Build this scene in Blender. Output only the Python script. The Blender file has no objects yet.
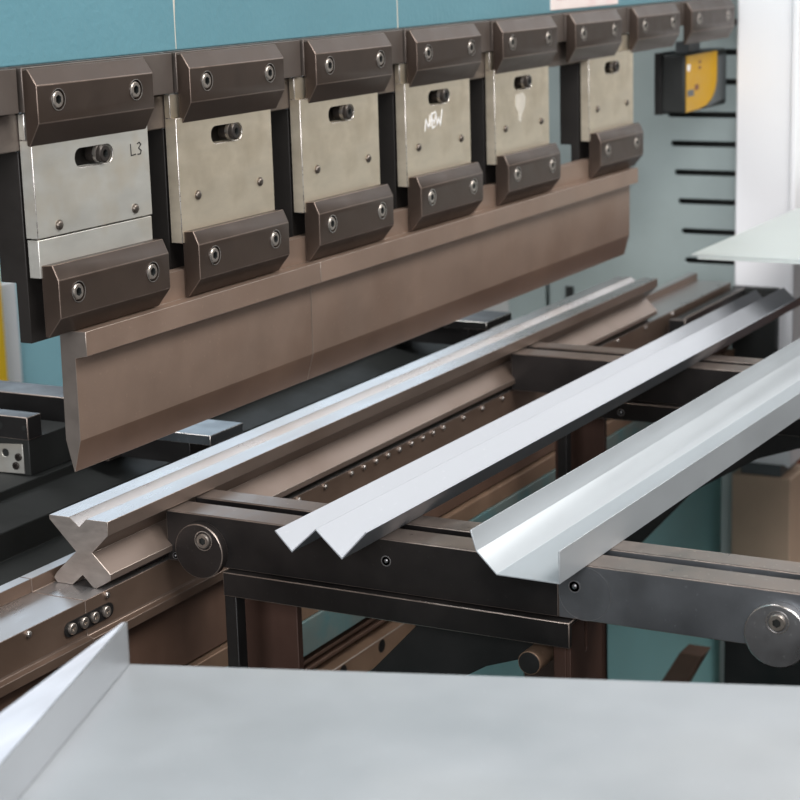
import bpy, bmesh, math, random
from mathutils import Vector, Matrix
random.seed(4)
S = bpy.context.scene
C = S.collection
H = 1.40            # camera height above the floor; z below is given relative to the camera level

# ------------------------------------------------------------------ materials
def lin(c):
    out = []
    for v in c:
        v /= 255.0
        out.append(v/12.92 if v <= .04045 else ((v+.055)/1.055)**2.4)
    return (*out, 1.0)

def mat(name, col, metal=0., rough=.5, var=.12, scale=30., stretch=(1, 1, 1), rvar=.1, bump=.0, col2=None, spec=.5,
        bscale=None, blotch=None, bl_amt=.5, bl_scale=9., scratch=0.):
    m = bpy.data.materials.new(name); m.use_nodes = True
    nt = m.node_tree; N = nt.nodes; L = nt.links
    b = N['Principled BSDF']
    b.inputs['Metallic'].default_value = metal
    b.inputs['Roughness'].default_value = rough
    b.inputs['Specular IOR Level'].default_value = spec
    tc = N.new('ShaderNodeTexCoord'); mp = N.new('ShaderNodeMapping')
    mp.inputs['Scale'].default_value = stretch
    L.new(tc.outputs['Object'], mp.inputs['Vector'])
    nz = N.new('ShaderNodeTexNoise'); nz.inputs['Scale'].default_value = scale
    nz.inputs['Detail'].default_value = 6; nz.inputs['Roughness'].default_value = .62
    L.new(mp.outputs['Vector'], nz.inputs['Vector'])
    base = lin(col)
    lo = tuple(base[i]*(1-var) for i in range(3))+(1,)
    hi = lin(col2) if col2 else tuple(min(1, base[i]*(1+var)) for i in range(3))+(1,)
    rp = N.new('ShaderNodeValToRGB')
    rp.color_ramp.elements[0].position = .3; rp.color_ramp.elements[1].position = .7
    rp.color_ramp.elements[0].color = lo; rp.color_ramp.elements[1].color = hi
    L.new(nz.outputs['Fac'], rp.inputs['Fac'])
    out = rp.outputs['Color']
    if blotch:
        n2 = N.new('ShaderNodeTexNoise'); n2.inputs['Scale'].default_value = bl_scale
        n2.inputs['Detail'].default_value = 4
        L.new(tc.outputs['Object'], n2.inputs['Vector'])
        r2 = N.new('ShaderNodeMapRange'); r2.inputs[1].default_value = .48; r2.inputs[2].default_value = .72
        r2.inputs[3].default_value = 0; r2.inputs[4].default_value = bl_amt
        L.new(n2.outputs['Fac'], r2.inputs[0])
        mx = N.new('ShaderNodeMix'); mx.data_type = 'RGBA'
        L.new(r2.outputs[0], mx.inputs['Factor']); L.new(out, mx.inputs['A']); mx.inputs['B'].default_value = lin(blotch)
        out = mx.outputs['Result']
    if scratch:
        n3 = N.new('ShaderNodeTexNoise'); n3.inputs['Scale'].default_value = 260; n3.inputs['Detail'].default_value = 3
        L.new(mp.outputs['Vector'], n3.inputs['Vector'])
        r3 = N.new('ShaderNodeMapRange'); r3.inputs[1].default_value = .66; r3.inputs[2].default_value = .74
        r3.inputs[3].default_value = 0; r3.inputs[4].default_value = scratch
        L.new(n3.outputs['Fac'], r3.inputs[0])
        mx = N.new('ShaderNodeMix'); mx.data_type = 'RGBA'
        L.new(r3.outputs[0], mx.inputs['Factor']); L.new(out, mx.inputs['A'])
        mx.inputs['B'].default_value = tuple(min(1, base[i]*2.6+.05) for i in range(3))+(1,)
        out = mx.outputs['Result']
    L.new(out, b.inputs['Base Color'])
    if rvar:
        rr = N.new('ShaderNodeMapRange'); rr.inputs[1].default_value = .3; rr.inputs[2].default_value = .7
        rr.inputs[3].default_value = max(.03, rough-rvar); rr.inputs[4].default_value = min(1, rough+rvar)
        L.new(nz.outputs['Fac'], rr.inputs[0]); L.new(rr.outputs[0], b.inputs['Roughness'])
    if bump:
        nb = N.new('ShaderNodeTexNoise'); nb.inputs['Scale'].default_value = bscale or scale*3
        nb.inputs['Detail'].default_value = 3
        L.new(mp.outputs['Vector'], nb.inputs['Vector'])
        bp = N.new('ShaderNodeBump'); bp.inputs['Strength'].default_value = bump; bp.inputs['Distance'].default_value = .001
        L.new(nb.outputs['Fac'], bp.inputs['Height']); L.new(bp.outputs['Normal'], b.inputs['Normal'])
    return m

M = {}
M['blue'] = mat('blue_paint', (92, 137, 149), 0, .40, .05, 6, rvar=.06, bump=.45, bscale=170)
M['bar'] = mat('blackened_steel', (66, 55, 48), .5, .42, .14, 22, rvar=.08, bump=.08, blotch=(86, 72, 63), bl_amt=.35, bl_scale=14, scratch=.06)
M['edge'] = mat('bare_steel_edge', (176, 164, 154), .85, .36, .1, 60)
M['edge_d'] = mat('worn_dark_edge', (120, 106, 97), .7, .38, .15, 60)
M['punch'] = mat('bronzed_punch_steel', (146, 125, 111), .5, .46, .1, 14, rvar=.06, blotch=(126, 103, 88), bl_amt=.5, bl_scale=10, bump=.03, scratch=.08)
M['plate'] = mat('ground_plate_steel', (208, 197, 177), .7, .40, .1, 16, stretch=(1, 1, 3), rvar=.07, blotch=(176, 162, 138), bl_amt=.6, bl_scale=22)
M['plate_l'] = mat('bright_plate_steel', (208, 207, 200), .7, .42, .08, 16, stretch=(1, 1, 3), rvar=.07, blotch=(198, 186, 164), bl_amt=.6, bl_scale=22)
M['body']    = mat('black_body_steel', (40, 37, 35), .3, .5, .15, 20)
M['rail'] = mat('rail_steel', (112, 94, 82), .6, .42, .12, 18, stretch=(.4, 1, 1), rvar=.08, blotch=(88, 70, 58), bl_amt=.5)
M['tool'] = mat('grey_brown_steel', (112, 103, 97), .6, .42, .12, 18, rvar=.08, blotch=(92, 78, 70), bl_amt=.5, bl_scale=12)
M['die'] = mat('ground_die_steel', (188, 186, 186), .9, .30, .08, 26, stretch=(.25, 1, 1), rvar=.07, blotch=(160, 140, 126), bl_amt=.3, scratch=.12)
M['bolt'] = mat('bolt_steel', (168, 160, 152), .85, .34, .12, 80)
M['ring']    = mat('bright_steel', (205, 200, 195), .95, .28, .08, 80)
M['blackbolt'] = mat('black_bolt', (62, 57, 54), .6, .36, .1, 80)
M['arm'] = mat('arm_black_steel', (40, 38, 38), .6, .36, .2, 12, rvar=.1, bump=.05, blotch=(58, 53, 51), bl_amt=.45, bl_scale=12, scratch=.12)
M['land']    = mat('worn_steel_land', (150, 138, 130), .8, .36, .15, 40, rvar=.1, scratch=.3)
M['disc'] = mat('turned_disc_steel', (146, 146, 148), .85, .34, .12, 30, rvar=.08, scratch=.25)
M['galv'] = mat('galvanised_sheet', (174, 178, 184), .5, .45, .05, 20, stretch=(.4, 1, 1), rvar=.06, bump=.02, scratch=.05)
M['galv_g'] = mat('galvanised_sheet_pale', (172, 178, 182), .45, .48, .04, 20, stretch=(.4, 1, 1), rvar=.06)
M['tray'] = mat('galvanised_tray', (178, 182, 186), .5, .48, .05, 9, rvar=.08, bump=.02, blotch=(192, 194, 195), bl_amt=.6, bl_scale=5, scratch=.08)
M['lip'] = mat('galvanised_painted_sheen', (222, 226, 236), .35, .42, .12, 14, stretch=(.5, 6, 1), rvar=.1, scratch=.2)  # blue-white streaks paint the lip's brushed reflection into the colour
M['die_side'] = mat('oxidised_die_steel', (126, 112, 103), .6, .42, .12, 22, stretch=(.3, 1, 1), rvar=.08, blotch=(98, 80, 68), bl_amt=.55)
M['die_end'] = mat('sawn_die_end', (176, 168, 162), .8, .42, .1, 90, stretch=(1, 1, 3), rvar=.08)
M['punch_end'] = mat('ground_punch_end', (132, 124, 118), .7, .42, .08, 40, rvar=.08)
M['punch_bev'] = mat('punch_bevel_shaded', (112, 90, 77), .55, .42, .12, 14, rvar=.06, blotch=(128, 104, 88), bl_amt=.4, bl_scale=12)  # darker brown puts the shade of the down-turned bevel into the colour
M['rail_top'] = mat('bright_rail_top', (196, 194, 194), .9, .32, .1, 20, stretch=(.3, 1, 1), rvar=.08, blotch=(170, 160, 150), bl_amt=.3, scratch=.15)
M['arm_lit'] = mat('arm_steel_lit', (114, 117, 121), .75, .36, .15, 12, rvar=.1, blotch=(72, 71, 72), bl_amt=.4, bl_scale=14, scratch=.2)  # greyer copy of the arm steel, with the light on it painted in
M['disc_shaded'] = mat('disc_steel_shaded', (54, 50, 49), .6, .38, .15, 30, rvar=.1, scratch=.3)  # dark copy of the disc steel, with shade painted in
M['darkbrown'] = mat('dark_brown_steel', (70, 48, 39), .2, .55, .2, 12, rvar=.1)
M['sheet_r'] = mat('pale_sheet', (208, 216, 214), .4, .45, .03, 12, rvar=.06)
M['pin'] = mat('pin_steel', (112, 104, 97), .85, .36, .1, 60)
M['blue_l'] = mat('light_blue_paint', (150, 202, 214), 0, .45, .04, 6)
M['black'] = mat('black_paint', (32, 34, 33), 0, .55, .2, 10, rvar=.1)
M['black_m'] = mat('black_oxide', (44, 43, 43), .5, .4, .2, 20)
M['fing'] = mat('finger_steel', (120, 128, 134), .85, .34, .1, 26, scratch=.2)
M['brown'] = mat('brown_bed_steel', (100, 78, 66), .3, .5, .2, 12, stretch=(1, 1, .4), rvar=.1, blotch=(74, 56, 47), bl_amt=.6)
M['tan'] = mat('tan_rail_steel', (146, 120, 100), .4, .5, .15, 24, rvar=.1, scratch=.15)
M['teal'] = mat('teal_paint', (136, 188, 192), 0, .5, .06, 8)
M['teal_d']  = mat('worn_teal_paint', (112, 128, 126), 0, .55, .1, 16, blotch=(70, 128, 134), bl_amt=.9, bl_scale=20)
M['wallg'] = mat('grey_green_paint', (156, 168, 167), 0, .55, .1, 5, blotch=(134, 144, 141), bl_amt=.5, bl_scale=4)
M['white'] = mat('white_paint', (236, 237, 240), 0, .45, .015, 4)
M['yellow']  = mat('yellow_paint', (226, 184, 24), 0, .5, .06, 8)
M['ylabel'] = mat('yellow_label', (186, 140, 0), 0, .5, .05, 30)
M['grey']    = mat('grey_plastic', (86, 90, 92), 0, .5, .05, 10)
M['sign']    = mat('sign_white', (232, 220, 216), 0, .5, .03, 40, blotch=(222, 190, 188), bl_amt=.6, bl_scale=30)
M['signink'] = mat('sign_pink_ink', (206, 150, 150), 0, .6, .1, 60)
M['ink']     = mat('black_marker', (34, 32, 32), 0, .6, .1, 60)
M['chalk']   = mat('white_marker', (236, 236, 236), 0, .7, .05, 90)
M['smear']   = mat('pale_smear', (206, 200, 188), .3, .7, .1, 60)
M['white_shaded'] = mat('white_paint_shaded', (190, 164, 142), 0, .7, .08, 12)  # tan stands in for shade on the white pillar's foot
M['redbrown']= mat('red_brown_paint', (110, 62, 46), 0, .55, .1, 10)
M['floor'] = mat('grey_concrete', (78, 72, 68), 0, .6, .12, 3, blotch=(62, 56, 52), bl_amt=.5, bl_scale=2)
M['wall']    = mat('pale_wall', (206, 208, 206), 0, .7, .04, 2)

# ------------------------------------------------------------------ mesh helpers
KS = 1.0              # unit length used by the builders below
def V(p): return Vector((p[0]*KS, p[1]*KS, p[2]*KS+H))

class MB:
    def __init__(self): self.bm = bmesh.new()
    def face(self, vs, mi=0):
        try:
            f = self.bm.faces.new(vs); f.material_index = mi; return f
        except ValueError: return None
    def prism(self, pts, vec, mi=0, sm=None):
        bm = self.bm; vec = Vector(vec)*KS
        a = [bm.verts.new(V(p)) for p in pts]; b = [bm.verts.new(V(p)+vec) for p in pts]
        n = len(pts)
        self.face(a, mi); self.face(b[::-1], mi)
        for i in range(n): self.face([a[i], a[(i+1) % n], b[(i+1) % n], b[i]], sm[i] if sm else mi)
        return a, b
    def px(self, yz, x0, x1, mi=0, sm=None): return self.prism([(x0, y, z) for y, z in yz], (x1-x0, 0, 0), mi, sm)
    def py(self, xz, y0, y1, mi=0): return self.prism([(x, y0, z) for x, z in xz], (0, y1-y0, 0), mi)
    def pz(self, xy, z0, z1, mi=0):
        z0 = max(z0, -H/KS)
        return self.prism([(x, y, z0) for x, y in xy], (0, 0, z1-z0), mi)
    def box(self, x0, x1, y0, y1, z0, z1, mi=0):
        return self.pz([(x0, y0), (x1, y0), (x1, y1), (x0, y1)], z0, z1, mi)
    def cyl(self, c, ax, r, l, n=32, mi=0, r2=None):
        ax = Vector(ax).normalized(); u = ax.orthogonal().normalized(); w = ax.cross(u)
        c = V(c); r2 = r if r2 is None else r2; bm = self.bm; r *= KS; r2 *= KS; l *= KS
        a = [bm.verts.new(c+u*math.cos(t)*r+w*math.sin(t)*r) for t in [2*math.pi*i/n for i in range(n)]]
        b = [bm.verts.new(c+ax*l+u*math.cos(t)*r2+w*math.sin(t)*r2) for t in [2*math.pi*i/n for i in range(n)]]
        self.face(a[::-1], mi); self.face(b, mi)
        for i in range(n): self.face([a[i], a[(i+1) % n], b[(i+1) % n], b[i]], mi)
    def dome(self, c, ax, r, h, n=20, k=4, mi=0):
        ax = Vector(ax).normalized(); u = ax.orthogonal().normalized(); w = ax.cross(u); c = V(c); prev = None; r *= KS; h *= KS
        bm = self.bm
        for j in range(k):
            t = j/k*math.pi/2
            ring = [bm.verts.new(c+ax*h*math.sin(t)+(u*math.cos(q)+w*math.sin(q))*r*math.cos(t)) for q in [2*math.pi*i/n for i in range(n)]]
            if prev:
                for i in range(n): self.face([prev[i], prev[(i+1) % n], ring[(i+1) % n], ring[i]], mi)
            else: self.face(ring[::-1], mi)
            prev = ring
        top = bm.verts.new(c+ax*h)
        for i in range(n): self.face([prev[i], prev[(i+1) % n], top], mi)
    def socket_head(self, c, ax, r, l, hexr, depth, n=36, mi=0, hm=None):
        """cap screw: c = centre of the underside, head of length l along ax, hexagon socket in its face"""
        ax = Vector(ax).normalized(); u = Vector((0, 0, 1)) if abs(ax.z) < .9 else Vector((1, 0, 0)); u = (u-ax*u.dot(ax)).normalized(); w = ax.cross(u)
        c = V(c); bm = self.bm; T = [2*math.pi*i/n for i in range(n)]; r *= KS; l *= KS; hexr *= KS; depth *= KS
        def ring(rad, off): return [bm.verts.new(c+ax*off+(u*math.cos(t)+w*math.sin(t))*rad) for t in T]
        def hexring(rad, off):
            out = []
            for t in T:
                q = (t % (math.pi/3))-math.pi/6
                out.append(bm.verts.new(c+ax*off+(u*math.cos(t)+w*math.sin(t))*rad*math.cos(math.pi/6)/math.cos(q)))
            return out
        ch = r*.12
        rs = [ring(r, 0), ring(r, l-ch), ring(r-ch, l), hexring(hexr, l), hexring(hexr, l-depth)]
        self.face(rs[0][::-1], mi)
        hm = mi if hm is None else hm
        for k, (a, b) in enumerate(zip(rs, rs[1:])):
            for i in range(n): self.face([a[i], a[(i+1) % n], b[(i+1) % n], b[i]], hm if k == 3 else mi)
        self.face(rs[-1], hm)
    def ring(self, c, ax, r0, r1, h, n=36, mi=0):
        ax = Vector(ax).normalized(); u = ax.orthogonal().normalized(); w = ax.cross(u); c = V(c); bm = self.bm; r0 *= KS; r1 *= KS; h *= KS
        T = [2*math.pi*i/n for i in range(n)]
        def rg(rad, off): return [bm.verts.new(c+ax*off+(u*math.cos(t)+w*math.sin(t))*rad) for t in T]
        rs = [rg(r0, 0), rg(r1, 0), rg(r1, h), rg(r0, h)]
        for k in range(4):
            a, b = rs[k], rs[(k+1) % 4]
            for i in range(n): self.face([a[i], a[(i+1) % n], b[(i+1) % n], b[i]], mi)
    def holed(self, outer, holes, vec, through=True, mi=0, hmi=0):
        """plate: planar outer loop with hole loops, extruded by vec; holes go all the way through"""
        bm = self.bm; vec = Vector(vec)*KS; loops = []
        for lp in [outer]+holes:
            a = [bm.verts.new(V(p)) for p in lp]; b = [bm.verts.new(V(p)+vec) for p in lp]
            loops.append((a, b))
        for k in (0, 1):
            es = []
            for lp in loops:
                v = lp[k]
                for i in range(len(v)):
                    e = bm.edges.get((v[i], v[(i+1) % len(v)])) or bm.edges.new((v[i], v[(i+1) % len(v)]))
                    es.append(e)
            r = bmesh.ops.triangle_fill(bm, use_beauty=True, use_dissolve=False, edges=es)
            for f in r['geom']:
                if isinstance(f, bmesh.types.BMFace): f.material_index = mi
        for q, (a, b) in enumerate(loops):
            for i in range(len(a)): self.face([a[i], a[(i+1) % len(a)], b[(i+1) % len(a)], b[i]], mi if q == 0 else hmi)
    def blind_bar(self, yz, fi, x0, x1, holes, r, depth, mi=0):
        """bar along x; side fi (between section points fi and fi+1) carries blind round holes centred at (x, z)"""
        bm = self.bm; n = len(yz)
        a = [bm.verts.new(V((x0, y, z))) for y, z in yz]; b = [bm.verts.new(V((x1, y, z))) for y, z in yz]
        self.face(a, mi); self.face(b[::-1], mi)
        for i in range(n):
            if i != fi: self.face([a[i], a[(i+1) % n], b[(i+1) % n], b[i]], mi)
        p, q = Vector((0,)+tuple(yz[fi])), Vector((0,)+tuple(yz[(fi+1) % n]))
        es = []
        ql = [a[fi], a[(fi+1) % n], b[(fi+1) % n], b[fi]]
        for i in range(4): es.append(bm.edges.get((ql[i], ql[(i+1) % 4])) or bm.edges.new((ql[i], ql[(i+1) % 4])))
        for (hx, hz) in holes:
            t = 24; f1 = []; f2 = []
            for i in range(t):
                an = 2*math.pi*i/t; X = hx+math.cos(an)*r; Z = hz+math.sin(an)*r
                s = (Z-p.z)/(q.z-p.z); Y = p.y+(q.y-p.y)*s
                f1.append(bm.verts.new(V((X, Y, Z)))); f2.append(bm.verts.new(V((X, Y+depth, Z))))
            for i in range(t):
                es.append(bm.edges.new((f1[i], f1[(i+1) % t])))
                self.face([f1[i], f1[(i+1) % t], f2[(i+1) % t], f2[i]], mi)
            self.face(f2, mi)
        bmesh.ops.triangle_fill(bm, use_beauty=True, use_dissolve=False, edges=es)
        self.wv = set(a+b)
    def build(self, name, mats, parent=None, bevel=0, seg=2, edge_mat=None, smooth=True):
        bm = self.bm
        bmesh.ops.recalc_face_normals(bm, faces=bm.faces[:])
        wv = getattr(self, 'wv', None)
        if wv:
            ly = bm.edges.layers.float.new('bevel_weight_edge')
            for e in bm.edges:
                if e.verts[0] in wv and e.verts[1] in wv and len(e.link_faces) == 2 and e.calc_face_angle(0) > .3: e[ly] = 1.0
        off = PW.get(parent, Vector((0, 0, 0))) if parent else None
        if parent is None:      # origin at the base centre
            lo = [min(v.co[i] for v in bm.verts) for i in range(3)]; hi = [max(v.co[i] for v in bm.verts) for i in range(3)]
            org = Vector(((lo[0]+hi[0])/2, (lo[1]+hi[1])/2, lo[2])); loc = org
        else:
            org = off; loc = Vector((0, 0, 0))
        for v in bm.verts: v.co -= org
        me = bpy.data.meshes.new(name); bm.to_mesh(me); bm.free()
        mats = [mats] if isinstance(mats, str) else list(mats)
        for m in mats: me.materials.append(M[m])
        o = bpy.data.objects.new(name, me); C.objects.link(o); o.location = loc
        if parent: o.parent = parent; PW[o] = org
        else: PW[o] = org
        if smooth:
            for p in me.polygons: p.use_smooth = True
            try: me.set_sharp_from_angle(angle=math.radians(32))
            except Exception: pass
        if bevel:
            md = o.modifiers.new('bevel', 'BEVEL'); md.width = bevel; md.segments = seg; md.limit_method = 'WEIGHT' if wv else 'ANGLE'
            md.angle_limit = math.radians(25); md.harden_normals = False
            if edge_mat:
                me.materials.append(M[edge_mat]); md.material = len(me.materials)-1
        return o
PW = {}
def tag(o, label, cat, group=None, kind=None):
    o['label'] = label; o['category'] = cat
    if group: o['group'] = group
    if kind: o['kind'] = kind
    return o
def thing(name, loc, label, cat, group=None):
    loc = (loc[0], loc[1], max(loc[2], -H/KS))
    o = bpy.data.objects.new(name, None); C.objects.link(o); o.location = V(loc); o.empty_display_size = .05
    PW[o] = V(loc); return tag(o, label, cat, group)
def kids(o): return [c for c in bpy.data.objects if c.parent == o]
def copy_tree(o, parent=None):
    c = o.copy(); C.objects.link(c)
    if parent: c.parent = parent
    for k in kids(o): copy_tree(k, c)
    return c
def structure(name, mb, m):
    o = mb.build(name, m); o['kind'] = 'structure'; return o
NY = (0, -1, 0); NX = (-1, 0, 0)

# ------------------------------------------------------------------ the room
b = MB(); b.box(-1.5, 6.0, -2.5, 4.6, -H-.1, -H); structure('floor', b, 'floor')
b = MB(); b.box(6.0, 6.1, -2.5, 4.7, -H, 2.2); structure('wall_right', b, 'wall')

# ------------------------------------------------------------------ ram (upper beam)
UC = [1.1426, 1.3440, 1.5508, 1.7525, 1.9581, 2.1630, 2.3678, 2.5722]     # left ends of the upper clamp bars
UW = [.1487, .1500, .1485, .1500, .1492, .1490, .1560, .1846]
b = MB(); b.box(.62, 2.77, .942, 1.02, -.0735, .62)
ram = b.build('press_ram', 'blue', None, .0015)
tag(ram, 'long blue painted ram across the top, above the row of dark clamp bars', 'press ram')
for i in range(9):
    x0 = .62 if i == 0 else UC[i-1]-.0005
    x1 = UC[i]-.0065 if i < 8 else 2.77
    if i == 8: continue
    b = MB(); b.box(x0, x1, .9345, .9475, -.1075, -.0742); b.build('tool_rail', 'tool', ram, .0005)
b = MB(); b.box(UC[7]-.0005, 2.765, .9345, .9475, -.1075, -.0742); b.build('tool_rail', 'tool', ram, .0005)
b = MB(); b.box(.62, 2.30, .9440, .9520, -.1368, -.1085); b.build('lower_rail', 'tool', ram, .001)
b = MB(); b.box(2.1335, 2.345, .9405, .9419, -.0695, .10); sg = b.build('warning_sign', 'sign', ram, 0)
sg['label'] = 'white and pink sign plate at the top edge'
b = MB()
for k in range(2): b.box(2.150+k*.006, 2.325-.011*k, .9400, .9404, -.058+.012*k, -.0535+.012*k)
b.build('sign_print', 'signink', sg)
for (x, z0, z1, w) in ((1.3545, -.072, -.03, .0004), (1.7490, -.073, .06, .0010)):
    b = MB(); b.prism([(x, .9413, z0), (x+w, .9413, z0), (x+w*.6, .9413, (z0+z1)/2), (x+w+.001, .9413, z1), (x-.0005, .9413, z1), (x-w*.3, .9413, (z0+z1)/2)], (0, .0009, 0))
    b.build('paint_run', 'smear', ram)

# ------------------------------------------------------------------ bolts for clamp bars
def bar_bolt(x, y, z, parent, name='bolt'):
    b = MB()
    b.socket_head((x, y+.0062, z), NY, .0064, .0068, .0036, .0055, mi=0, hm=2)
    b.ring((x, y-.0003, z), NY, .0079, .0084, .0004, mi=1)
    return b.build(name, ['bolt', 'ring', 'black'], parent)

# ------------------------------------------------------------------ upper clamp bars
UP = [(.9347, -.0759), (.9300, -.0751), (.9217, -.0876), (.9218, -.1157), (.9319, -.1331), (.9347, -.1325)]
upl = ['dark angular clamp bar above the pale plate marked L3, nearest of the upper row',
       'dark angular clamp bar on the ram above the second pale plate from the left',
       'dark angular clamp bar on the ram above the third pale plate from the left',
       'dark angular clamp bar on the ram above the pale plate with the white scrawl',
       'dark angular clamp bar above the pale plate with the cloudy white smear',
       'dark angular clamp bar directly under the white and pink sign',
       'dark clamp bar with no plate below it, just right of the farthest pale plate',
       'farthest upper clamp bar, beside the white pillar and above the yellow scanner']
for i in range(8):
    x0, w = UC[i], UW[i]
    b = MB(); b.blind_bar(UP, 2, x0, x0+w, [(x0+w*.165, -.0993), (x0+w*.835, -.0993)], .0078, .006)
    o = b.build('upper_clamp_bar', 'bar', None, .0006, 2, 'edge_d')
    tag(o, upl[i], 'clamp bar', 'upper clamp bars along the ram')
    for f in (.165, .835): bar_bolt(x0+w*f, .9218, -.0993, o)

# ------------------------------------------------------------------ punch holders
HX = [1.1445, 1.3350, 1.5360, 1.7430, 1.9553, 2.2272]
hl = ['nearest punch holder with a silvery plate marked L3',
      'second punch holder from the left, plain tan steel plate with nothing written on it',
      'third punch holder from the left, plain tan plate between the second and the scrawled one',
      'fourth punch holder with white handwritten scrawl on its tan plate',
      'fifth punch holder with a cloudy pale smear on its tan plate',
      'farthest punch holder, standing apart on the right below the white and pink sign']
LP = [(.9338, -.2242), (.9230, -.2234), (.9174, -.2350), (.9176, -.2645), (.9305, -.2803), (.9338, -.2800)]
def stadium(x0, x1, z0, z1, y, n=10):
    r = (z1-z0)/2; zc = (z0+z1)/2; out = []
    for i in range(n+1):
        t = -math.pi/2+math.pi*i/n; out.append((x1-r+math.cos(t)*r, y, zc+math.sin(t)*r))
    for i in range(n+1):
        t = math.pi/2+math.pi*i/n; out.append((x0+r+math.cos(t)*r, y, zc+math.sin(t)*r))
    return out
def make_holder(x, label, plate, first=False):
    t = thing('punch_holder', (x, .945, -.2855), label, 'punch holder', 'punch holders along the ram')
    W = .1495
    b = MB(); b.px([(.9462, -.1375), (.9462, -.2855), (.9575, -.2855), (.9575, -.2385), (.9720, -.2385), (.9720, -.1375)], x+.001, x+W-.001)
    b.build('holder_body', 'body', t, .0006)
    b = MB()
    zb = -.2035 if first else -.2340
    b.holed([(x, .932, zb), (x+W, .932, zb), (x+W, .932, -.1285), (x, .932, -.1285)], [stadium(x+.0515, x+.1005, -.1548, -.1398, .932)], (0, .0115, 0), hmi=0)
    b.box(x, x+W, .9375, .9435, -.1285, -.1085)
    pl = b.build('wedge_plate', plate, t, .0005, 2, 'ring')
    if first:
        b = MB(); b.box(x+.001, x+W-.0005, .9327, .9435, -.2340, -.2046); q = b.build('lower_plate', 'plate_l', t, .0006)
        q['label'] = 'silvery lower strip of the plate below a thin seam'
    b = MB(); b.socket_head((x+.086, .9435, -.1466), NY, .0071, .0152, .0034, .005, mi=0, hm=2); b.ring((x+.086, .9360, -.1466), NY, .0068, .0076, .0032, mi=1)
    b.build('slot_bolt', ['blackbolt', 'ring', 'black'], t)
    for px in (.0262, .1256):
        b = MB(); b.cyl((x+px, .9322, -.1956), NY, .0040, .0014, 20); b.dome((x+px, .9308, -.1956), NY, .0036, .0018)
        b.build('plate_pin', 'pin', t)
    b = MB(); b.blind_bar(LP, 2, x+.0030, x+.1490, [(x+.0262, -.2470), (x+.1250, -.2470)], .0078, .006)
    cb = b.build('lower_clamp_bar', 'bar', t, .0006, 2, 'edge_d')
    for px in (.0262, .1250): bar_bolt(x+px, .91755, -.2470, cb)
    b = MB(); b.box(x+W-.001, x+W+.0075, .9462, .952, -.160, -.139); b.build('side_lug', 'tool', t, .0005)
    return t, pl

def strokes(name, lines, m, parent, y, w, x0, z0, sx, sz, lift=.0003):
    b = MB()
    for ln in lines:
        for (p, q) in zip(ln, ln[1:]):
            a = Vector((x0+p[0]*sx, y, z0+p[1]*sz)); c = Vector((x0+q[0]*sx, y, z0+q[1]*sz)); d = c-a
            if d.length < 1e-6: continue
            d.normalize(); s = Vector((-d.z, 0, d.x))*w/2; a = a-d*w*.3; c = c+d*w*.3
            b.prism([a-s-Vector((0, lift, 0)), c-s-Vector((0, lift, 0)), c+s-Vector((0, lift, 0)), a+s-Vector((0, lift, 0))], (0, lift+.0001, 0))
    return b.build(name, m, parent)

for i, x in enumerate(HX):
    t, pl = make_holder(x, hl[i], 'plate_l' if i == 0 else 'plate', i == 0)
    if i == 0:
        o = strokes('handwritten_mark', [[(0, 1), (.02, 0), (.42, .06)], [(.62, .95), (.8, 1.05), (.95, .85), (.72, .55), (.95, .3), (.86, .02), (.62, .02)]], 'ink', pl, .932, .0009, x+.1245, -.1525, .0150, .0092)
        o['label'] = 'black marker writing L3'
    if i == 3:
        o = strokes('handwritten_mark', [[(.0, .0), (.06, .62), (.20, .12), (.30, .78)], [(.42, .05), (.40, .80), (.60, .95)], [(.42, .45), (.56, .52)],
                     [(.42, .05), (.58, .16)], [(.64, .88), (.70, .18), (.80, .62), (.88, .12), (1.0, .98)], [(.30, .2), (.40, .9)], [(.52, .3), (.64, .8)]], 'chalk', pl, .932, .0016, x+.0420, -.1800, .0400, .0190)
        o['label'] = 'white handwritten scrawl'
    if i == 4:
        b = MB()
        P = [(.055, -.160), (.075, -.158), (.083, -.165), (.080, -.176), (.072, -.183), (.069, -.192), (.063, -.190), (.062, -.180), (.054, -.173)]
        b.prism([(x+px, .9318, pz) for px, pz in P], (0, .0003, 0)); o = b.build('smear', 'smear', pl)
        o['label'] = 'cloudy pale smear'

# ------------------------------------------------------------------ punches and die
KS = 1.01724
PU = [(.9188, -.2522), (.9188, -.2765), (.9050, -.2762), (.9050, -.2955), (.9165, -.2980), (.9170, -.3640), (.9243, -.3900), (.9249, -.3900), (.9312, -.3645), (.9302, -.2810), (.9292, -.2790), (.9292, -.2522)]
for (x0, x1, lb) in ((1.160, 1.5163, 'near section of the bronze-brown bending punch, its ground end face towards the camera'),
                     (1.5169, 2.3245, 'long far section of the bronze-brown bending punch, right of the thin vertical joint')):
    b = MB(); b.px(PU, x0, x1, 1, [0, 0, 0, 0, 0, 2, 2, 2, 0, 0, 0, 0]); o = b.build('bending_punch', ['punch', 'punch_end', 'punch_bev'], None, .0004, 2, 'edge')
    tag(o, lb, 'punch', 'punch sections under the holders')
DI = [(.9536, -.4283), (.9336, -.4279), (.9243, -.4351), (.9168, -.4280), (.8958, -.4278), (.8962, -.4392), (.9131, -.4553), (.8962, -.4712), (.8962, -.4762),
      (.9110, -.4845), (.9140, -.4845), (.9240, -.4750), (.9350, -.4845), (.9500, -.4845), (.9532, -.4805), (.9500, -.4760), (.9290, -.4560), (.9536, -.4318)]
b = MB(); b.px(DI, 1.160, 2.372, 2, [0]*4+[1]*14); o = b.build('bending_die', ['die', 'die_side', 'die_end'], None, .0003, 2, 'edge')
tag(o, 'long four-way steel die with X-shaped end and bright V groove under the punch', 'die')

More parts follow.
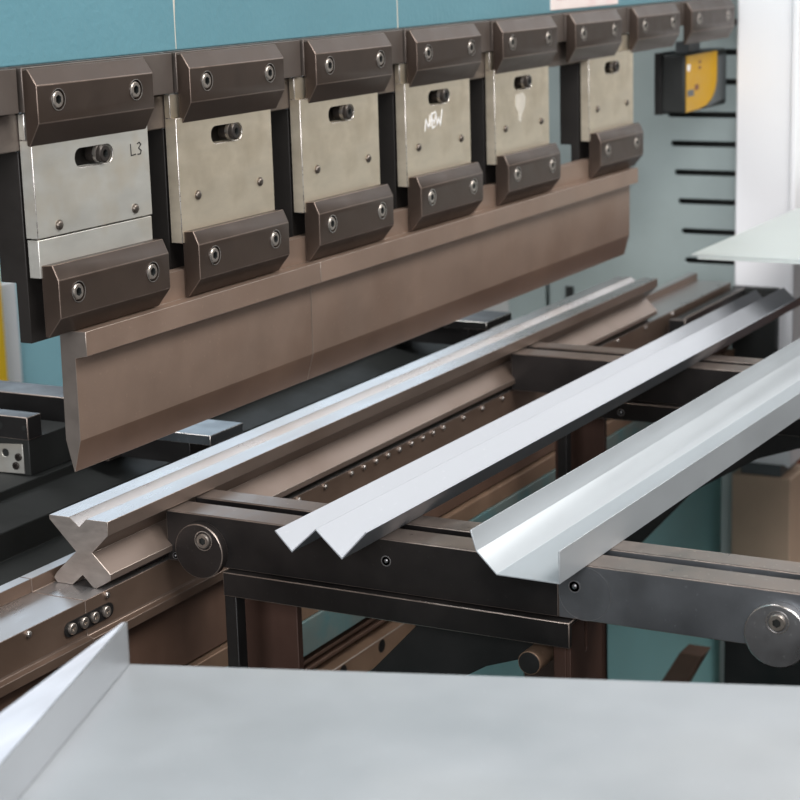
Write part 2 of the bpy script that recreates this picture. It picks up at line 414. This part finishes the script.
# ------------------------------------------------------------------ die rail
RA = [(.9013, -.4847), (.9533, -.4847), (.9533, -.4735), (.9650, -.4735), (.9650, -.5230), (.8950, -.5230), (.8950, -.5150), (.9005, -.5138), (.9013, -.5122)]
def rail(x0, x1, lb, screws, pocket=None):
    b = MB(); b.px(RA, x0, x1, 0, [1, 0, 1, 0, 0, 0, 0, 0, 0]); o = b.build('die_rail', ['rail', 'rail_top'], None, .0005, 2, 'edge_d')
    tag(o, lb, 'rail', 'die rail sections on the bed')
    for x in screws:
        b = MB(); b.cyl((x, .9016, -.4885), NY, .0026, .0022, 16); b.dome((x, .8995, -.4885), NY, .0024, .001, 12, 3); b.build('set_screw', 'ring', o)
    return o
rail(.62, 1.1318, 'short left section of the bright-topped die rail, left of the thin joint', [1.0619])
sc = [1.1597, 1.4538, 1.5023, 1.5531, 1.5779, 1.6023, 1.6272, 1.6516, 1.6777, 1.7032, 1.7259, 1.7502, 1.7979, 1.8450, 1.8966, 2.2411, 2.3397, 2.4414]
rr = rail(1.1324, 2.69, 'long die rail with a row of small screws, carrying the X-shaped die', sc)
b = MB(); b.prism(stadium(1.1040, 1.1660, -.5070, -.4950, .9000), (0, .0012, 0)); pk = b.build('joint_plate', 'black_m')
tag(pk, 'small dark oblong joint plate with four screws on the front of the die rail', 'joint plate')
for x in (1.1124, 1.1275, 1.1410, 1.1560):
    b = MB(); b.socket_head((x, .9001, -.5010), NY, .0046, .0022, .0020, .0018); b.build('joint_screw', 'bolt', pk)

# ------------------------------------------------------------------ bed
bed = thing('press_bed', (1.75, 1.0, -H), 'brown and teal machine bed below the die rail, behind the support arms', 'machine bed')
def part(par, name, m, *boxes, bevel=.0008, em=None):
    b = MB()
    for q in boxes: b.box(*q)
    return b.build(name, m, par, bevel, 2, em)
part(bed, 'upper_plate', 'brown', (.62, 2.72, .9100, .9900, -.5890, -.5235))
part(bed, 'front_strip', 'tan', (.62, 2.72, .9050, .9900, -.6095, -.5915))
part(bed, 'painted_strip', 'teal_d', (.62, 2.72, .9030, .9900, -.6440, -.6100))
part(bed, 'ridge', 'brown', (.62, 2.72, .9180, .9900, -.6730, -.6445), (.62, 2.72, .9080, .9180, -.6560, -.6520), (.62, 2.72, .9080, .9180, -.6650, -.6610))
gr = part(bed, 'guide_rail', 'tan', (.62, 2.72, .9000, .9400, -.7000, -.6735), em='edge')
for k in range(11):
    b = MB(); b.cyl((1.365+.0785*k, .9003, -.6815), NY, .0068, .0006, 24); b.build('rail_hole', 'black_m', gr)
part(bed, 'lower_panel', 'teal', (.62, 2.80, .9500, .9900, -H, -.7000))

# ------------------------------------------------------------------ front support arms
def make_arm(dx, label, rear_disc=True):
    X = 1.245+dx
    t = thing('support_arm', (X+.034, .62, -H), label, 'support arm', 'support arms in front of the bed')
    b = MB()
    prof = [(X, -.4416), (X+.0290, -.4416), (X+.0290, -.4540), (X+.0430, -.4540), (X+.0430, -.4416), (X+.0685, -.4416), (X+.0685, -.4845), (X, -.4845)]
    b.py(prof, .9008, .5482)
    bar = b.build('arm_bar', 'arm', t, .0007, 2, 'land')
    b = MB(); b.py(prof, .5480, .25); fr = b.build('arm_front', 'arm_lit', t, .0007, 2, 'land')  # same bar as arm_bar; brighter light painted as greyer steel
    fr['label'] = 'front length of the slotted bar, painted greyer for the light on it'
    # worn top faces of the two lands
    for (a0, a1) in ((.0010, .0282), (.0440, .0675)):
        b = MB(); b.box(X+a0, X+a1, .2515, .8995, -.4418, -.4412); q = b.build('land_strip', 'land', bar)
        q['label'] = 'worn bright top of the slotted bar'
    for (y, z, by, bz, dm) in ((.8643, -.4705, -.0055, .0098, 'disc_shaded'), (.3790, -.4722, -.0010, .0105, 'disc'))[0 if rear_disc else 1:]:
        b = MB(); b.cyl((X+.0002, y, z), NX, .0232, .0085, 56); d = b.build('stop_disc', dm, t, .0008, 2, 'ring' if dm == 'disc' else 'land')
        b = MB(); b.socket_head((X-.0080, y+by, z+bz), NX, .0062, .0024, .0033, .002, hm=2); b.ring((X-.0083, y+by, z+bz), NX, .0076, .0084, .0006, mi=1)
        b.build('disc_bolt', ['bolt', 'ring', 'black'], d)
    for (y, z, r, xo) in (((.6938, -.4593, .0044, 0), (.5350, -.4589, .0050, 0), (.8933, -.4800, .0028, 0)) if rear_disc else ((.7650, -.4965, .0040, -.008),)):
        b = MB(); b.ring((X+.0004+xo, y, z), NX, r*.80, r, .0007); b.cyl((X+.0003+xo, y, z), NX, r*.8, .0003, 20, mi=1); b.dome((X+xo, y, z), NX, r*.42, .0010, 12, 3)
        b.build('plug_screw', ['disc', 'black_m'], t)
    b = MB(); b.ring((X+.0003, .5270, -.4635), NX, .0205, .0210, .00035, 48); b.build('disc_mark', 'disc', t)
    x0 = X-.0080
    b = MB(); b.py([(x0, -.4852), (X+.052, -.4852), (X+.052, -.4885), (x0+.005, -.4885), (x0+.005, -.5055), (x0, -.5055)], .8420, .5360)
    b.build('angle_rail', 'arm', t, .0008, 2, 'land')
    b = MB(); b.box(x0+.001, x0+.014, .8305, .8420, -.98, -.5040); b.build('rear_post', 'black_m', t, .0008)
    b = MB(); b.box(X+.0500, X+.058, .8085, .8700, -.98, -.4850); b.box(X+.020, X+.058, .8085, .9000, -.98, -.6320); b.build('carriage_plate', 'darkbrown', t, .0008)
    # curved gusset below the angle rail
    b = MB()
    P = [(.5430, -.5050), (.5430, -.5180), (.5745, -.5262), (.6185, -.5416), (.6522, -.5620), (.6922, -.5868), (.7155, -.6125), (.7451, -.6452), (.7571, -.6585), (.7800, -.7000), (.8080, -.76), (.8080, -.67), (.7800, -.6300), (.7211, -.5608), (.6680, -.5050)]
    b.px(P, X+.020, X+.030); b.build('gusset', 'black_m', t, .0006)
    b = MB()
    xs = (X+.0080, X+.0700)
    b.holed([(xs[0], .5420, -.98), (xs[1], .5420, -.98), (xs[1], .5420, -.4850), (xs[0], .5420, -.4850)], [stadium_v(X+.0375, .0042, -.5230, -.4985, .5420)], (0, .004, 0))
    b.box(xs[0], xs[0]+.010, .5460, .5560, -.98, -.5056)
    b.build('front_post', 'darkbrown', t, .0006)
    if rear_disc:
        b = MB(); b.cyl((X-.008, .5690, -.5215), (1, 0, 0), .0092, .029, 32); b.cyl((X-.0084, .5690, -.5215), (1, 0, 0), .0086, .0006, 32, 1); b.build('clamp_pin', ['tan', 'black_m'], t, .0006)
    return t
def stadium_v(xc, w, z0, z1, y, n=8):
    r = w/2; out = []
    for i in range(n+1):
        a = math.pi*i/n; out.append((xc+math.cos(a)*r, y, z1-r+math.sin(a)*r))
    for i in range(n+1):
        a = math.pi+math.pi*i/n; out.append((xc+math.cos(a)*r, y, z0+r+math.sin(a)*r))
    return out
make_arm(0, 'near dark slotted support arm with round discs, under the near ends of both folded strips')
make_arm(.676, 'far dark slotted support arm, crossing behind the zigzag strip at mid-picture', False)

# ------------------------------------------------------------------ folded sheet strips
def fold(name, pts, x0, x1, th, m, rot, pivot):
    """open folded sheet: mid-line pts (y, z) thickened towards the lower side, along x, turned by rot about the pivot"""
    n = len(pts); off = []
    for i in range(n):
        nn = Vector((0, 0))
        ds = []
        for (p, q) in ((i-1, i), (i, i+1)):
            if p < 0 or q >= n: continue
            d = (Vector(pts[q])-Vector(pts[p])).normalized(); ds.append(Vector((-d.y, d.x)))
        nn = sum(ds, Vector((0, 0))); nn.normalize(); k = 1/max(.4, nn.dot(ds[0]))
        off.append(Vector(pts[i])+nn*th*k)
    poly = [tuple(p) for p in pts]+[tuple(p) for p in reversed(off)]
    b = MB(); bm = b.bm
    a = [bm.verts.new(V((x0, y, z))) for y, z in poly]; c = [bm.verts.new(V((x1, y, z))) for y, z in poly]
    N2 = len(poly)
    for k in range(n-1):
        i, j = k, k+1; ii, jj = N2-1-k, N2-2-k
        b.face([a[i], a[j], a[jj], a[ii]]); b.face([c[i], c[ii], c[jj], c[j]])
    for i in range(N2):
        j = (i+1) % N2; b.face([a[i], a[j], c[j], c[i]])
    pv = V(pivot); R = Matrix.Rotation(rot, 3, 'Z')
    for v in bm.verts: v.co = pv+R@(v.co-pv)
    return b.build(name, m, None, .00018, 1)
zz = fold('zigzag_strip', [(.7574, -.4258), (.7424, -.4410), (.7204, -.4210), (.6982, -.4410), (.6758, -.4172)], 1.185, 2.312, -.0011, 'galv', math.radians(-.72), (1.185, .71, -.44))
tag(zz, 'long grey zigzag-folded sheet strip lying across both support arms, nearer the die', 'metal strip')
ch = fold('channel_strip', [(.5973, -.4095), (.5925, -.4250), (.5760, -.4410), (.5256, -.4410), (.5254, -.4160)], 1.197, 2.40, -.0011, 'galv_g', math.radians(-1.30), (1.197, .55, -.44))
tag(ch, 'long pale trough-shaped folded sheet channel on the support arms, nearer the operator side', 'metal channel')

# ------------------------------------------------------------------ foreground tray
ZT = -.400
P0 = Vector((.853, .649, 0)); u = Vector((.1245, -.3637, 0)).normalized(); v = Vector((-.3637, -.1245, 0)).normalized()
tr = thing('sheet_tray', (.55, .25, ZT), 'large pale galvanised sheet tray across the foreground, left edge bent up', 'sheet tray')
def P(a, c, z): q = P0+u*a+v*c; return (q.x, q.y, z)
b = MB(); b.prism([P(0, 0, ZT-.0015), P(.9, 0, ZT-.0015), P(.9, .62, ZT-.0015), P(0, .62, ZT-.0015)], (0, 0, .0015)); b.build('tray_floor', 'tray', tr, .0003, 1)
b = MB(); b.prism([P(-.0002, 0, ZT-.0015), P(-.0017, 0, ZT-.0015), P(-.0017, .62, ZT-.0015), P(-.0002, .62, ZT-.0015)], (0, 0, .0275)); b.build('side_flange', 'tray', tr, .0003, 1)
b = MB(); zt = ZT+.0245
b.prism([P(-.0005, 0, zt), P(-.0030, .001, zt), P(-.0970, .60, zt), P(-.0005, .60, zt)], (0, 0, .0015)); b.build('flange_lip', 'lip', tr, .0003, 1)

tb = thing('work_table', (.55, .25, -H), 'steel work table carrying the large foreground sheet tray', 'table')
b = MB(); z0 = ZT-.0415; b.prism([P(.02, .03, z0), P(.88, .03, z0), P(.88, .60, z0), P(.02, .60, z0)], (0, 0, .04)); b.build('table_top', 'black_m', tb, .002)
for (a, c) in ((.05, .06), (.85, .06), (.05, .57), (.85, .57)):
    b = MB(); b.prism([P(a-.02, c-.02, -H/KS), P(a+.02, c-.02, -H/KS), P(a+.02, c+.02, -H/KS), P(a-.02, c+.02, -H/KS)], (0, 0, H/KS+ZT-.0415)); b.build('table_leg', 'black_m', tb, .001)

# ------------------------------------------------------------------ sheet lying on the right
b = MB(); b.box(2.172, 2.95, .40, .7775, -.3620, -.3600); b.box(2.172, 2.176, .40, .7700, -.3660, -.3620)
o = b.build('flat_sheet', 'sheet_r', None, .0003, 1)
tag(o, 'flat pale green-grey sheet jutting in from the right edge in front of the white pillar', 'metal sheet')

# ------------------------------------------------------------------ back gauge behind the die
b = MB(); b.px([(1.000, -.640), (1.000, -.520), (1.060, -.500), (1.060, -.475), (1.102, -.465), (1.102, -.4560), (1.280, -.4560), (1.280, -.640)], .62, 2.12)
o = b.build('back_gauge_beam', 'black', None, .001); tag(o, 'long black back gauge beam running behind the die', 'beam')
def finger(x, w, lb, tm='fing'):
    t = thing('back_gauge_finger', (x+w/2, 1.03, -.456), lb, 'gauge finger', 'gauge fingers behind the die')
    b = MB(); b.box(x, x+w, .9690, 1.16, -.4345, -.4250); b.build('finger_tip', tm, t, .0006, 2, 'ring')
    b = MB(); b.box(x+.004, x+w-.004, .995, 1.15, -.4560, -.4347); b.build('finger_body', 'black_m', t, .0006)
finger(1.4152, .055, 'flat steel gauge finger behind the near half of the die')
finger(2.0000, .070, 'dark flat gauge finger far back, just under the punch tip', 'black_m')  # black finish paints in the darkness around this far finger
dr = thing('gauge_carriage', (1.36, 1.18, -.456), 'black gauge carriage with a steel end plate at the left edge, behind the punch', 'gauge carriage')
b = MB(); b.box(1.326, 1.346, 1.1075, 1.24, -.4215, -.4000); b.build('top_block', 'black_m', dr, .0008, 2, 'land')
b = MB(); b.box(1.329, 1.398, 1.1100, 1.30, -.4558, -.4217); b.build('carriage_block', 'black', dr, .0008)
b = MB(); b.holed([(1.3275, 1.1165, -.4540), (1.3275, 1.1700, -.4560), (1.3275, 1.1700, -.4300), (1.3275, 1.1165, -.4260)], [[(1.3275, 1.137+.004*math.cos(a), -.436+.004*math.sin(a)) for a in [k*math.pi/8 for k in range(16)]]], (.0014, 0, 0))
b.build('end_plate', 'plate_l', dr, .0004)
for (y, z) in ((1.1215, -.4385), (1.1250, -.4470)):
    b = MB(); b.socket_head((1.3276, y, z), NX, .0036, .0022, .0016, .0016); b.build('plate_bolt', 'blackbolt', dr)
b = MB(); b.cyl((1.3262, 1.112, -.4100), NX, .0022, .0006, 16); b.cyl((1.3265, 1.140, -.4100), NX, .0035, .0008, 16); b.build('end_screw', 'black', dr)
b = MB(); b.box(1.400, 1.440, 1.075, 1.36, -.4560, -.3985); o = b.build('gauge_cross_bar', 'black_m', None, .001, 2, 'land')
tag(o, 'black square bar with a bright top edge, behind the gauge carriage at the left', 'bar')

# ------------------------------------------------------------------ right end of the machine
sf = thing('side_frame', (2.87, 1.2, -H), 'grey-green machine side frame with dark horizontal slots, left of the white pillar', 'side frame')
holes = []
for k, z in enumerate((-.1140, -.1590, -.2040, -.2545, -.2996, -.3444, -.3896, -.4366, -.4826)):
    y1 = 1.0610-.0060*max(0, k-3) if k > 2 else 1.045
    r = .0046; yc0 = .93
    h = []
    for i in range(9):
        a = math.pi/2-math.pi*i/8; h.append((2.85, y1-r+math.cos(a)*r, z+math.sin(a)*r))
    for i in range(9):
        a = -math.pi/2-math.pi*i/8; h.append((2.85, yc0+r+math.cos(a)*r, z+math.sin(a)*r))
    holes.append(h)
b = MB(); b.holed([(2.85, .905, -.66), (2.85, 1.265, -.66), (2.85, 1.265, .65), (2.85, .905, .65)], holes, (.006, 0, 0)); b.build('slotted_panel', 'wallg', sf, .0005)
b = MB(); b.box(2.900, 2.91, .91, 1.33, -H, .65); b.build('inner_panel', 'black', sf)
b = MB(); b.box(2.85, 2.89, 1.272, 1.34, -H, .65); b.build('rear_column', 'wallg', sf, .002)
b = MB(); b.box(2.852, 2.888, 1.215, 1.262, -.70, -.55); b.box(2.846, 2.85, 1.222, 1.2345, -.64, -.535); b.build('hinge_strip', 'black', sf)
b = MB(); b.box(2.85, 2.88, .905, 1.265, -H, -.66); b.build('lower_panel', 'wallg', sf)

pl = thing('white_pillar', (2.80, .87, -H), 'tall white painted machine pillar at the right, behind the flat sheet', 'pillar')
b = MB(); b.box(2.752, 2.846, .8240, .9175, -.775, .75); b.build('pillar_post', 'white', pl, .003)
b = MB(); b.box(2.746, 2.752, .8240, .8315, -.775, .75); b.build('corner_strip', 'white', pl, .001)
b = MB(); b.box(2.752, 2.846, .8240, .9175, -H, -.7950); q = b.build('shaded_pillar_foot', 'white_shaded', pl, .002); q['label'] = 'foot of the white pillar, its shade painted tan'  # lower part of the white pillar, its shade painted in as tan
b = MB(); b.box(2.758, 2.840, .8420, .9050, -.7950, -.7750); b.build('pillar_step', 'grey', pl, .001)

t = thing('safety_scanner', (2.66, .96, -.2310), 'black safety scanner with a yellow label, hanging under the farthest clamp bar', 'safety scanner')
b = MB(); b.box(2.60, 2.780, .9420, .9840, -.2310, -.1490); b.build('scanner_case', 'black', t, .003)
b = MB(); b.box(2.595, 2.66, .976, .986, -.2330, -.146); b.build('mount_plate', 'black_m', t, .001)
b = MB(); b.box(2.65, 2.70, .955, .975, -.1490, -.1331); b.build('hanger', 'grey', t, .001)
LBL = [(2.604, -.1505), (2.735, -.1505), (2.735, -.192), (2.727, -.207), (2.712, -.218), (2.690, -.2255), (2.660, -.2285), (2.604, -.2300)]
b = MB(); b.prism([(x, .9412, z) for x, z in LBL], (0, .0006, 0)); lb = b.build('yellow_label', 'ylabel', t); lb['label'] = 'yellow warning label'
b = MB(); b.box(2.608, 2.635, .9408, .9412, -.208, -.199); b.build('label_print', 'grey', lb)
for (q0, q1, q2, q3, qm) in ((2.608, 2.618, -.172, -.163, 'white'), (2.655, 2.664, -.164, -.160, 'redbrown'), (2.655, 2.664, -.172, -.168, 'redbrown'), (2.640, 2.655, -.201, -.193, 'redbrown')):
    b = MB(); b.box(q0, q1, .9408, .9412, q2, q3); b.build('label_print', qm, lb)
b = MB(); b.prism([(2.735, .9412, -.158), (2.776, .9412, -.158), (2.776, .9412, -.222), (2.690, .9412, -.2285), (2.712, .9412, -.220), (2.728, .9412, -.208), (2.735, .9412, -.192)], (0, .0006, 0)); b.build('scanner_window', 'grey', t)

t = thing('end_housing', (2.70, .88, -H), 'black housing with a slide bar at the foot of the white pillar', 'housing')
b = MB(); b.box(2.735, 2.7515, .8465, .9150, -.72, -.5000); b.build('housing_case', 'black', t, .001)
b = MB(); b.box(2.43, 2.69, .8800, .8945, -.505, -.492); b.build('slide_bar', 'arm', t, .001, 2, 'land')
b = MB(); b.box(2.41, 2.745, .8710, .8795, -.545, -.508); b.box(2.41, 2.42, .8710, .8945, -.545, -.490); b.build('slide_frame', 'black_m', t, .0008, 2, 'land')

# ------------------------------------------------------------------ things further back
b = MB(); b.box(3.6, 3.66, .20, 1.085, -H, -.60); b.box(3.595, 3.6, .20, .24, -H, -.60)
o = b.build('shop_partition', 'redbrown', None, .003); tag(o, 'low dark red-brown partition behind the white pillar at the right edge', 'partition')
b = MB(); b.prism([(2.20, .9495, -1.14), (2.20, .905, -1.14), (2.20, .770, -.88), (2.20, .800, -.88)], (.035, 0, 0)); o = b.build('diagonal_brace', 'brown', None, .001)
tag(o, 'brown diagonal brace in front of the teal bed panel, low right', 'brace')
b = MB(); b.box(2.30, 2.42, .60, .775, -H, -.885); o = b.build('floor_box', 'black_m', None, .002)
tag(o, 'dark box low at the right, just above the tray and behind the round disc', 'box')
b = MB(); b.box(2.615, 3.6, 2.2, 2.6, -H, -.3); o = b.build('blue_cabinet', 'blue_l', None, .005); tag(o, 'blue cabinet far behind the machine, left of the punch', 'cabinet')
b = MB(); b.box(2.5560, 2.6140, 2.185, 2.198, -H, -.5395); o = b.build('white_board', 'white', None, .003); tag(o, 'narrow white board far back at the left edge beside the blue cabinet', 'board')
b = MB(); b.box(2.44, 2.5340, 2.15, 2.17, -H, -.455); o = b.build('yellow_post', 'yellow', None, .004); tag(o, 'yellow post at the far left edge', 'post')

# ------------------------------------------------------------------ light and camera
w = bpy.data.worlds.new('sky'); S.world = w; w.use_nodes = True
w.node_tree.nodes['Background'].inputs[0].default_value = (1.0, .97, .94, 1)
w.node_tree.nodes['Background'].inputs[1].default_value = .19
def area(name, loc, tgt, sx, sy, e, col):
    l = bpy.data.lights.new(name, 'AREA'); l.shape = 'RECTANGLE'; l.size = sx; l.size_y = sy; l.energy = e; l.color = col
    o = bpy.data.objects.new(name, l); C.objects.link(o); o.location = loc
    o.rotation_euler = (Vector(tgt)-Vector(loc)).to_track_quat('-Z', 'Y').to_euler(); return o
area('ceiling_light', (1.4, -1.2, 3.5), (1.7, .75, .9), 3.2, 1.2, 125, (1, .97, .94))
area('far_fill_light', (5.0, -.2, 3.2), (1.8, .75, .95), 1.6, 2.6, 30, (1, .98, .98))  # unseen lamp added to brighten the V groove and the folded strips
area('window_light', (-2.4, -.4, 2.2), (2.4, .85, 1.0), 2.2, 1.8, 150, (.98, .98, 1))
area('back_window_light', (5.2, 3.9, 2.35), (1.4, .93, .97), 4.4, 1.7, 36, (.70, .85, 1))
area('rear_fill_light', (1.2, 1.75, 3.0), (2.7, 2.0, .8), 1.6, .8, 44, (.97, .98, 1))  # unseen lamp added to brighten the far board, cabinet and side frame

cd = bpy.data.cameras.new('camera'); cam = bpy.data.objects.new('camera', cd); C.objects.link(cam)
ya, pi_, ro = 1.07256868, .22822326, .02915733
sa, ca, sb, cb = math.sin(ya), math.cos(ya), math.sin(pi_), math.cos(pi_)
fwd = Vector((sa*cb, ca*cb, -sb)); right = Vector((ca, -sa, 0)); down = fwd.cross(right)
r2 = right*math.cos(ro)+down*math.sin(ro); d2 = down*math.cos(ro)-right*math.sin(ro)
R = Matrix((r2, -d2, -fwd)).transposed()
cam.matrix_world = Matrix.Translation((0, 0, H))@R.to_4x4()
cd.sensor_width = 36; cd.lens = 36*1916.726/800; cd.clip_start = .02; cd.clip_end = 60
cd.dof.use_dof = True; cd.dof.focus_distance = 1.55; cd.dof.aperture_fstop = 13
S.camera = cam
S.view_settings.view_transform = 'Standard'; S.view_settings.look = 'None'; S.view_settings.gamma = 1
S.view_settings.use_curve_mapping = False
S.view_settings.exposure = 0.0
